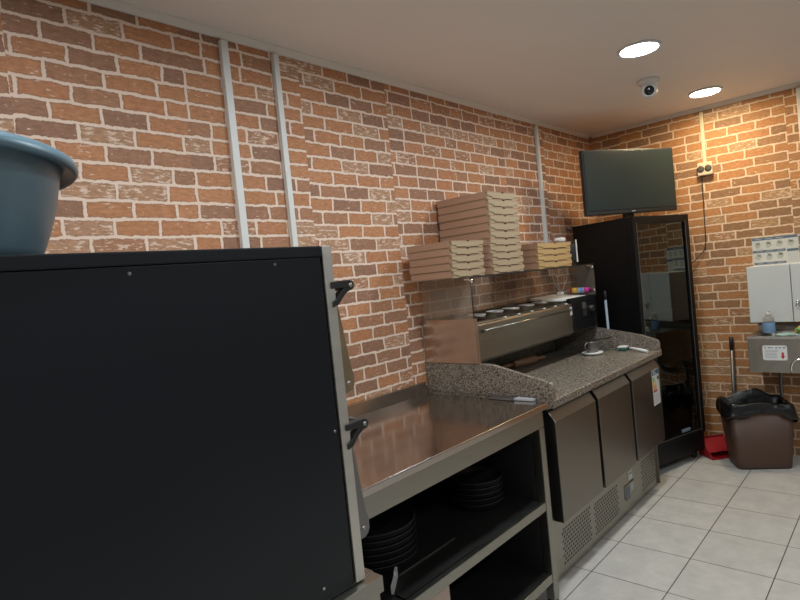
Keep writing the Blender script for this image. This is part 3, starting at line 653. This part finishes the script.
# ------------------------------------------------------------------ tall fridge, rotated in the corner
FR = math.radians(-18); FL = (3.685, 1.318, 0)
M = Matrix.Translation(FL) @ Matrix.Rotation(FR, 4, 'Z'); LB = local(M)
W, D, H = .575, .50, 1.685
t = thing('display_fridge', 'tall black glass door drinks fridge standing at an angle in the corner', 'fridge', FL, FR)
m = LB(); m.box(0, .025, .05, D, .055, H, .002); m.box(W-.025, W, .05, D, .055, H, .002); m.box(.025, W-.025, D-.02, D, .055, H, .001); m.box(.025, W-.025, .05, D-.02, H-.03, H, .001); m.box(.025, W-.025, .05, D-.02, .055, .19, .001)
m.build('cabinet', FRIDGEB, t)
m = LB(); m.box(0, .034, 0, .048, .185, H, .003); m.box(W-.042, W, 0, .048, .185, H, .003); m.box(.034, W-.042, 0, .048, H-.05, H, .003); m.box(.034, W-.042, 0, .048, .185, .215, .003)
dr = m.build('door_frame', FRIDGEB, t)
LB().box(.034, W-.042, .012, .018, .2155, H-.0505, 0).build('glass_pane', FGLASS, dr)
m = LB(); m.box(.032, .0355, -.0015, .001, .2, H-.04); m.box(W-.0435, W-.040, -.0015, .001, .2, H-.04); m.box(.036, W-.044, -.0015, .001, .211, .2145); m.build('glazing_trim', GREYM, dr)
LB().box(.33, .42, .006, .011, .225, .245, .001).build('maker_plate', DGREY, dr)
LB().box(.004, W-.004, .012, .049, .06, .182, .002).build('kick_plate', FRIDGEB, t)
for z in (.46, .75, 1.04, 1.33):
    m = LB(); 
    for k in range(15): m.tube([(.035+k*.036, .08, z), (.035+k*.036, D-.03, z)], .0025, 6)
    m.tube([(.028, .08, z), (W-.028, .08, z)], .004, 8); m.tube([(.028, D-.03, z), (W-.028, D-.03, z)], .004, 8); m.build('wire_shelf', BLACKM, t)
for x in (.06, W-.06):
    for y in (.06, D-.06):
        m = LB(); m.lathe([(0, -.010), (.026, -.010), (.028, -.006), (.028, .006), (.026, .010), (0, .010)], (x, y, .028), 20, 'y'); m.box(x-.012, x+.012, y-.012, y+.012, .045, .0548, .001); m.build('castor', BLACKM, t)
# television on the fridge
TVc = (3.930, 1.393, H); TR = -.52
M2 = Matrix.Translation(TVc) @ Matrix.Rotation(TR, 4, 'Z'); TB = local(M2)
t = thing('television', 'flat screen television switched off, standing on top of the fridge', 'television', TVc, TR)
z0, z1, hw = .040, .470, .369
TB().box(-hw, hw, 0, .035, z0, z1, .006).build('tv_casing', BLACKM, t)
m = TB(); m.box(-hw+.012, hw-.012, -.0025, .001, z0+.030, z1-.012, .0008); m.build('tv_screen', SCREEN, t)
m = TB()
for i in range(5): m.box(-.014+i*.0062, -.010+i*.0062, -.0032, .0005, z0+.011, z0+.017)
m.build('maker_mark', GREYPL, t)
m = TB(); m.box(-.16, .16, .036, .075, z0+.05, z1-.12, .012); m.build('back_housing', BLACKM, t)
m = TB(); m.box(-.035, .035, .036, .070, .010, z0+.12, .004); m.build('stand_neck', BLACKG, t)
m = TB(); m.lathe([(0, .0005), (.14, .0005), (.14, .006), (.12, .011), (0, .011)], (0, .02, 0), 40, 'z', 1.0, .62); m.build('stand_base', BLACKG, t)

# mop handle in the gap
t = thing('mop', 'thin mop with pale handle and dark tip between counter and fridge', 'mop', (3.675, 1.545, 0))
a, b = Vector((3.668, 1.52, .05)), Vector((3.672, 1.530, 1.17))
m = MB(); m.tube([a, b], .0080, 12); plabel(m.build('handle', PALEB, t), 'pale blue grey pole')
m = MB(); m.tube([b, b+Vector((0, 0, .05)), b+Vector((0, .001, .058))], [.0105, .0105, .006], 12); m.build('handle_tip', BLACKM, t)
m = MB(); m.prism([(1.45, .0005), (1.60, .0005), (1.58, .05), (1.47, .05)], 'x', 3.648, 3.692, .004); m.build('mop_head', GREYPL, t)

# ------------------------------------------------------------------ right corner: dustpan, broom, bin
DR = math.radians(-41)
DPL = (4.180+.10*math.cos(DR)-.0*math.sin(DR), 1.098+.10*math.sin(DR), 0)
DPM = Matrix.Translation(DPL) @ Matrix.Rotation(DR, 4, 'Z'); DB = local(DPM)
t = thing('dustpan', 'red plastic dustpan on the tiles between fridge and waste bin', 'dustpan', DPL, DR)
m = DB(); m.prism([(-.10, 0), (.10, 0), (.095, .15), (-.095, .15)], 'z', .001, .006, .001)
sd = [(.0, .0062), (.148, .0062), (.148, .105), (.125, .110), (.06, .050), (.015, .034), (.0, .020)]
m.prism(sd, 'x', -.102, -.097, .001); m.prism(sd, 'x', .097, .102, .001)
m.prism([(.142, .002), (.148, .002), (.150, .120), (.144, .120)], 'x', -.097, .097, .001); m.build('pan', RED, t)
m = DB(); m.prism([(.035, .040), (.130, .110), (.130, .113), (.030, .043)], 'x', -.0965, .0965, .0005); m.build('hood', RED, t)
t = thing('broom', 'upright broom with grey pole leaning on brick wall behind the bin', 'broom', (4.43, .94, 0))
a, b = Vector((4.425, 1.005, .06)), Vector((4.462, .993, .72))
m = MB(); m.tube([a, b], .0115, 12); m.build('pole', GREYM, t)
d = (b-a).normalized(); m = MB(); m.tube([b, b+d*.08, b+d*.086], [.0142, .0142, .008], 12); m.build('pole_grip', BLACKM, t)
m = MB(); m.box(4.405, 4.445, .89, 1.02, .045, .075, .006); m.build('broom_head', BLACKM, t)
m = MB()
for i in range(12):
    for j in range(3): m.tube([(4.413+j*.012, .896+i*.0106, .046), (4.411+j*.014, .893+i*.0110, .001)], .004, 5)
m.build('bristles', REDM, t)

BRZ = math.atan2(-.259, .145); BL = (4.064, .913, 0)
BM_ = Matrix.Translation(BL) @ Matrix.Rotation(BRZ, 4, 'Z'); BB = local(BM_)
t = thing('waste_bin', 'brown plastic waste bin lined with a black bag under the sink', 'bin', BL, BRZ)
# local x along the front face (away to the right), local y to the back
def rr(x0, x1, y0, y1, r, n=5):
    o = []
    for cx_, cy_, a0 in ((x1-r, y0+r, -90), (x1-r, y1-r, 0), (x0+r, y1-r, 90), (x0+r, y0+r, 180)):
        for k in range(n+1):
            a = math.radians(a0+90*k/n); o.append((cx_+r*math.cos(a), cy_+r*math.sin(a)))
    return o
def loft(mb, rings, close_bottom=True):
    R = [[mb.bm.verts.new((p[0], p[1], z)) for p in ring] for ring, z in rings]; n = len(R[0])
    for i in range(len(R)-1):
        for k in range(n):
            f = mb._f((R[i][k], R[i][(k+1) % n], R[i+1][(k+1) % n], R[i+1][k])); f.smooth = True
    if close_bottom: mb._f(R[0][::-1])
    return R
bw, bd = .31, .20
m = BB(); loft(m, [(rr(-.005, bw, 0, bd, .035), .001), (rr(-.010, bw+.004, -.004, bd+.004, .038), .02), (rr(-.045, bw+.028, -.030, bd+.03, .045), .41), (rr(-.040, bw+.023, -.025, bd+.025, .042), .41), (rr(-.008, bw-.002, 0, bd, .035), .03)]); bo = m.build('bin_body', BROWN, t)
# bag: folded over rim, irregular hem, puffed crest
m = BB(); n5 = 12
def ring(off, z, amp, zamp, seed):
    pts0 = rr(-.045-off, bw+.028+off, -.030-off, bd+.03+off, max(.02, .045+off*.6), 5); pts = []
    for k, p in enumerate(pts0):
        q = pts0[(k+1) % len(pts0)]; pts.append(p)
        if k % 6 == 5:
            for j in range(1, 12): pts.append((p[0]+(q[0]-p[0])*j/12, p[1]+(q[1]-p[1])*j/12))
    rnd = random.Random(seed); out = []
    N_ = len(pts); ph = [rnd.uniform(0, 6.28) for _ in range(6)]
    for k, p in enumerate(pts):
        u = 2*PI*k/N_
        w = sum(math.sin((3+2*i)*u+ph[i])/(1+.5*i) for i in range(5)); w2 = sum(math.cos((2+3*i)*u+ph[i])/(1+.4*i) for i in range(5))
        c = Vector((bw/2, bd/2)); d = (Vector(p)-c); d.normalize()
        out.append((p[0]+d.x*w*amp, p[1]+d.y*w*amp, z+w2*zamp))
    return out
specs = [(.008, .338, .004, .010, 1), (.018, .352, .006, .008, 2), (.014, .375, .006, .006, 3), (.010, .40, .004, .004, 4), (.006, .425, .004, .008, 5), (-.002, .434, .003, .008, 5), (-.014, .425, .004, .006, 6), (-.03, .38, .006, .004, 7), (-.05, .25, .006, .0, 8)]
R = []
for off, z, a, za, sd in specs:
    r_ = ring(off, z, a, za, sd)
    # crest rises towards the back right
    rr_ = []
    for p in r_:
        lift = .034*math.exp(-((p[0]-.20)/.12)**2)*max(0, min(1, (p[1]+.03)/.20)) if z > .36 else 0
        hem = -.04*max(0, min(1, (p[0]-.22)/.12)) if z < .36 else -.035*max(0, min(1, (p[0]-.22)/.13))
        hem += .016*math.exp(-((p[0]-.18)/.10)**2)*(z > .36)
        hem += .030*math.exp(-((p[0]-.18)/.10)**2) if z < .36 and p[1] < .05 else 0
        rr_.append(m.bm.verts.new((p[0], p[1], p[2]+lift+hem)))
    R.append(rr_)
n = len(R[0])
for i in range(len(R)-1):
    for k in range(n):
        f = m._f((R[i][k], R[i][(k+1) % n], R[i+1][(k+1) % n], R[i+1][k])); f.smooth = True
m._f(R[-1])
bg = m.build('bin_bag', BAG, t)
sd = bg.modifiers.new('sub', 'SUBSURF'); sd.levels = 1; sd.render_levels = 2

# ------------------------------------------------------------------ sink, cabinet, poster and what stands there
KX = 4.15
t = thing('hand_wash_sink', 'wall mounted stainless hand wash sink above the waste bin', 'sink', (4.49, .6, .62))
m = MB(); y0, y1 = .27, .832
m.box(KX, KX+.006, y0, y1, .624, .842, .002); m.box(KX+.006, XB-.001, y0, y0+.006, .624, .842, .001); m.box(KX+.006, XB-.001, y1-.006, y1, .624, .842, .001)
m.box(KX+.006, XB-.001, y0+.006, y1-.006, .66, .666)
m.build('sink_body', SINKST, t)
m = MB(); m.box(KX-.002, KX+.05, y0-.002, y1+.002, .8425, .850, .002); m.box(4.42, XB-.001, y0-.002, y1+.002, .8425, .850, .002); m.box(KX+.05, 4.42, y1-.06, y1+.002, .8425, .850, .002); m.box(KX+.05, 4.42, y0-.002, y0+.05, .8425, .850, .002)
m.box(XB-.012, XB-.001, y0, y1, .850, .885, .002)
m.build('rim', SINKST, t)
m = MB()
def bowl(x0, x1, ya, yb):
    return loft(m, [(rr(x0+.06, x1-.06, ya+.06, yb-.06, .05), .70), (rr(x0+.02, x1-.02, ya+.02, yb-.02, .06), .74), (rr(x0, x1, ya, yb, .06), .845)])
bowl(KX+.045, 4.43, y0+.045, y1-.055); m.build('basin_bowl', SINKST, t)
m = MB(); m.tube(bez([(4.455, .40, .850), (4.455, .40, .88), (4.44, .40, .900), (4.38, .40, .908), (4.33, .40, .900), (4.315, .40, .885)]), .011, 12); m.build('tap', CHROME, t)
m = MB(); m.tube(bez([(KX+.02, .607, .623), (KX-.012, .606, .640), (KX-.02, .602, .675), (KX-.02, .588, .702), (KX-.02, .568, .712), (KX-.02, .545, .708), (KX-.02, .52, .68), (KX-.01, .515, .64), (KX+.02, .515, .623)]), .0065, 10); m.build('knee_lever', CHROME, t)
m = MB(); m.tube(bez([(4.36, .56, .659), (4.36, .56, .60), (4.37, .555, .545), (4.42, .55, .505), (4.46, .55, .50), (4.494, .55, .50)]), .02, 14); m.build('drain_pipe', GREYPL, t)
m = MB(); m.tube(bez([(4.47, .72, .02), (4.475, .72, .45), (4.47, .715, .56), (4.45, .70, .60), (4.44, .66, .625)]), .010, 10); m.build('water_hose', GREYM, t)
xs = KX-.0016
m = MB(); m.use(WHITEP).prism(rr(.622, .752, .702, .795, .012), 'x', xs, KX-.0002)
m.use(DGREY)
for i, w in enumerate((.012, .02, .009, .016, .013, .018)):
    y = .742-i*.0195; m.box(xs-.0004, xs+.0002, y-w*.8, y, .778, .784)
m.use(GREYPL)
for z in (.764, .755, .746, .737, .728, .719): m.box(xs-.0004, xs+.0002, .668 if z > .75 else .676, .740, z, z+.0028)
m.use(REDM).prism([(.652, .752), (.640, .752), (.640, .728), (.634, .728), (.646, .710), (.658, .728), (.652, .728)], 'x', xs-.0006, xs+.0002)
plabel(m.build('instruction_sticker', PAPER, t), 'white instruction sticker with red down arrow')

t = thing('wall_cabinet', 'white two door wall cabinet above the steel sink', 'cabinet', (4.5, .55, .93))
KF = 4.30
MB().box(KF+.018, XB-.001, .27, .834, .925, 1.288, .002).build('cabinet_body', CABW, t)
d1 = MB().box(KF, KF+.0175, .599, .835, .923, 1.290, .003).build('door', CABW, t)
d2 = MB().box(KF, KF+.0175, .27, .595, .923, 1.290, .003).build('door', CABW, t)
m = MB(); m.tube(bez([(KF+.002, 0.566, 1.052), (KF-.016, 0.567, 1.050), (KF-.018, 0.576, 1.030), (KF-.018, 0.570, 1.018), (KF-.018, 0.560, 1.022), (KF-.016, 0.551, 1.050)]), .004, 8); m.lathe([(0, -.008), (.009, -.008), (.009, 0)], (KF, 0.566, 1.052), 14, 'x'); m.build('hook_handle', CHROME, d2)

# hand washing poster
t = thing('hand_washing_poster', 'white instruction poster with blue grey bands above the wall cabinet', 'poster', (XB-.002, .7, 1.39))
px_ = XB-.0022
m = MB(); m.use(PAPER).box(px_, XB-.0004, .566, .828, 1.275, 1.475)
xa = px_-.0004
m.use(BLUEPR).box(xa, px_+.0002, .570, .826, 1.455, 1.473).box(xa, px_+.0002, .640, .826, 1.372, 1.388).box(xa, px_+.0002, .568, .632, 1.366, 1.384).box(xa, px_+.0002, .640, .822, 1.292, 1.307)
m.use(GREYPL)
for i in range(3): m.box(xa-.0003, xa, .65+i*.06, .69+i*.06, 1.461, 1.466); m.box(xa-.0003, xa, .65+i*.06, .688+i*.06, 1.378, 1.382); m.box(xa-.0003, xa, .65+i*.06, .688+i*.06, 1.297, 1.301)
for i in range(5): m.box(xa, px_+.0002, .575, .628, 1.350-i*.012, 1.353-i*.012)
m.use(SKETCH); rnd = random.Random(3)
for row, zc in ((0, 1.421), (1, 1.342)):
    for i in range(4 if row == 0 else 3):
        yc = .796-i*.062
        pts = []
        for k in range(9):
            a = 2*PI*k/9; r_ = .016+.008*rnd.random(); pts.append((yc+r_*math.cos(a)*.85, zc+r_*math.sin(a)))
        m.prism(pts, 'x', xa, px_+.0002)
        for f in range(3): m.prism([(yc-.018+f*.008, zc+.006), (yc-.013+f*.008, zc+.006), (yc-.008+f*.010, zc+.028), (yc-.012+f*.010, zc+.029)], 'x', xa, px_+.0002)
m.build('poster_sheet', PAPER, t)

# on the sink
sx, sy, sz = 4.262, .728, .8505
sx = 4.235; sy = .722
t = thing('soap_bottle', 'clear pump soap bottle with blue label on the sink rim', 'bottle', (sx, sy, sz))
# stands on the rim corner
m = MB(); m.lathe([(0, 0), (.030, 0), (.033, .004), (.034, .092), (.030, .110), (.014, .122), (.012, .126), (0, .126)], (sx, sy+.0, sz), 28, 'z', .7, 1.0); m.build('bottle_body', BOTTLE, t)
m = MB(); m.lathe([(.0344, .014), (.0349, .015), (.0352, .080), (.0347, .081)], (sx, sy, sz), 28, 'z', .72, 1.0); m.build('bottle_label', BLUEL, t)
m = MB(); m.lathe([(0, .1265), (.013, .1265), (.013, .138), (.006, .140), (.005, .154), (0, .154)], (sx, sy, sz), 18); m.tube([(sx, sy, sz+.156), (sx-.018, sy-.018, sz+.154)], .004, 8); m.build('pump_head', PAPER, t)
m = MB(); nbx = 10
V = {}
for i in range(nbx+1):
    for j in range(nbx+1):
        x = 4.15+.10*i/nbx; y = .56+.115*j/nbx
        V[i, j] = m.bm.verts.new((x, y, .8522+.006*(1+math.sin(i*1.1+j*.7))*.6+.004*math.sin(j*1.7)**2))
for i in range(nbx):
    for j in range(nbx):
        f = m._f((V[i, j], V[i+1, j], V[i+1, j+1], V[i, j+1])); f.smooth = True
o = m.build('cleaning_cloth', TEALC, None, (4.2, .6, .851)); sm = o.modifiers.new('thick', 'SOLIDIFY'); sm.thickness = .0016; sm.offset = 1
tag(o, 'crumpled pale teal cloth on the edge of the sink', 'cloth')
t = thing('sponge_packet', 'yellow and green sponge packet on the sink at the right edge', 'packet', (4.2, .53, .866))
RZ = Matrix.Rotation(math.radians(25), 3, 'Z') @ Matrix.Rotation(math.radians(22), 3, 'Y')
MB().box(4.16, 4.25, .50, .575, .876, .900, .006, RZ).build('packet', YEL, t)
MB().box(4.158, 4.19, .50, .570, .884, .900, .004, RZ).build('packet_band', GREENL, t)

# ------------------------------------------------------------------ world, camera, view
w = bpy.data.worlds.new('world'); bpy.context.scene.world = w; w.use_nodes = True
w.node_tree.nodes['Background'].inputs[0].default_value = (.5, .55, .6, 1); w.node_tree.nodes['Background'].inputs[1].default_value = .2
yaw, pitch, roll, f = .73993972, -.03412125, -.09992276, 569.74
cy_, sy_, cp_, sp_ = math.cos(yaw), math.sin(yaw), math.cos(pitch), math.sin(pitch)
F = Vector((cy_*cp_, sy_*cp_, sp_)); Rt = Vector((sy_, -cy_, 0)); U = Rt.cross(F)
c, s = math.cos(roll), math.sin(roll); R2 = c*Rt+s*U; U2 = -s*Rt+c*U
cam = bpy.data.cameras.new('camera'); co = bpy.data.objects.new('camera', cam); C.objects.link(co)
cam.sensor_width = 36; cam.lens = f*36/800; cam.clip_start = .05
MX = Matrix.Identity(4)
for i in range(3): MX[i][0] = R2[i]; MX[i][1] = U2[i]; MX[i][2] = -F[i]
MX[0][3], MX[1][3], MX[2][3] = 0, 0, 1.43
co.matrix_world = MX
S = bpy.context.scene; S.camera = co
S.view_settings.view_transform = 'Standard'; S.view_settings.look = 'None'; S.view_settings.gamma = 1; S.view_settings.exposure = .88
S.view_settings.use_curve_mapping = False
S.cycles.max_bounces = 10; S.cycles.diffuse_bounces = 5; S.cycles.glossy_bounces = 5; S.cycles.transparent_max_bounces = 16
S.cycles.sample_clamp_indirect = 6
S.cycles.use_denoising = True
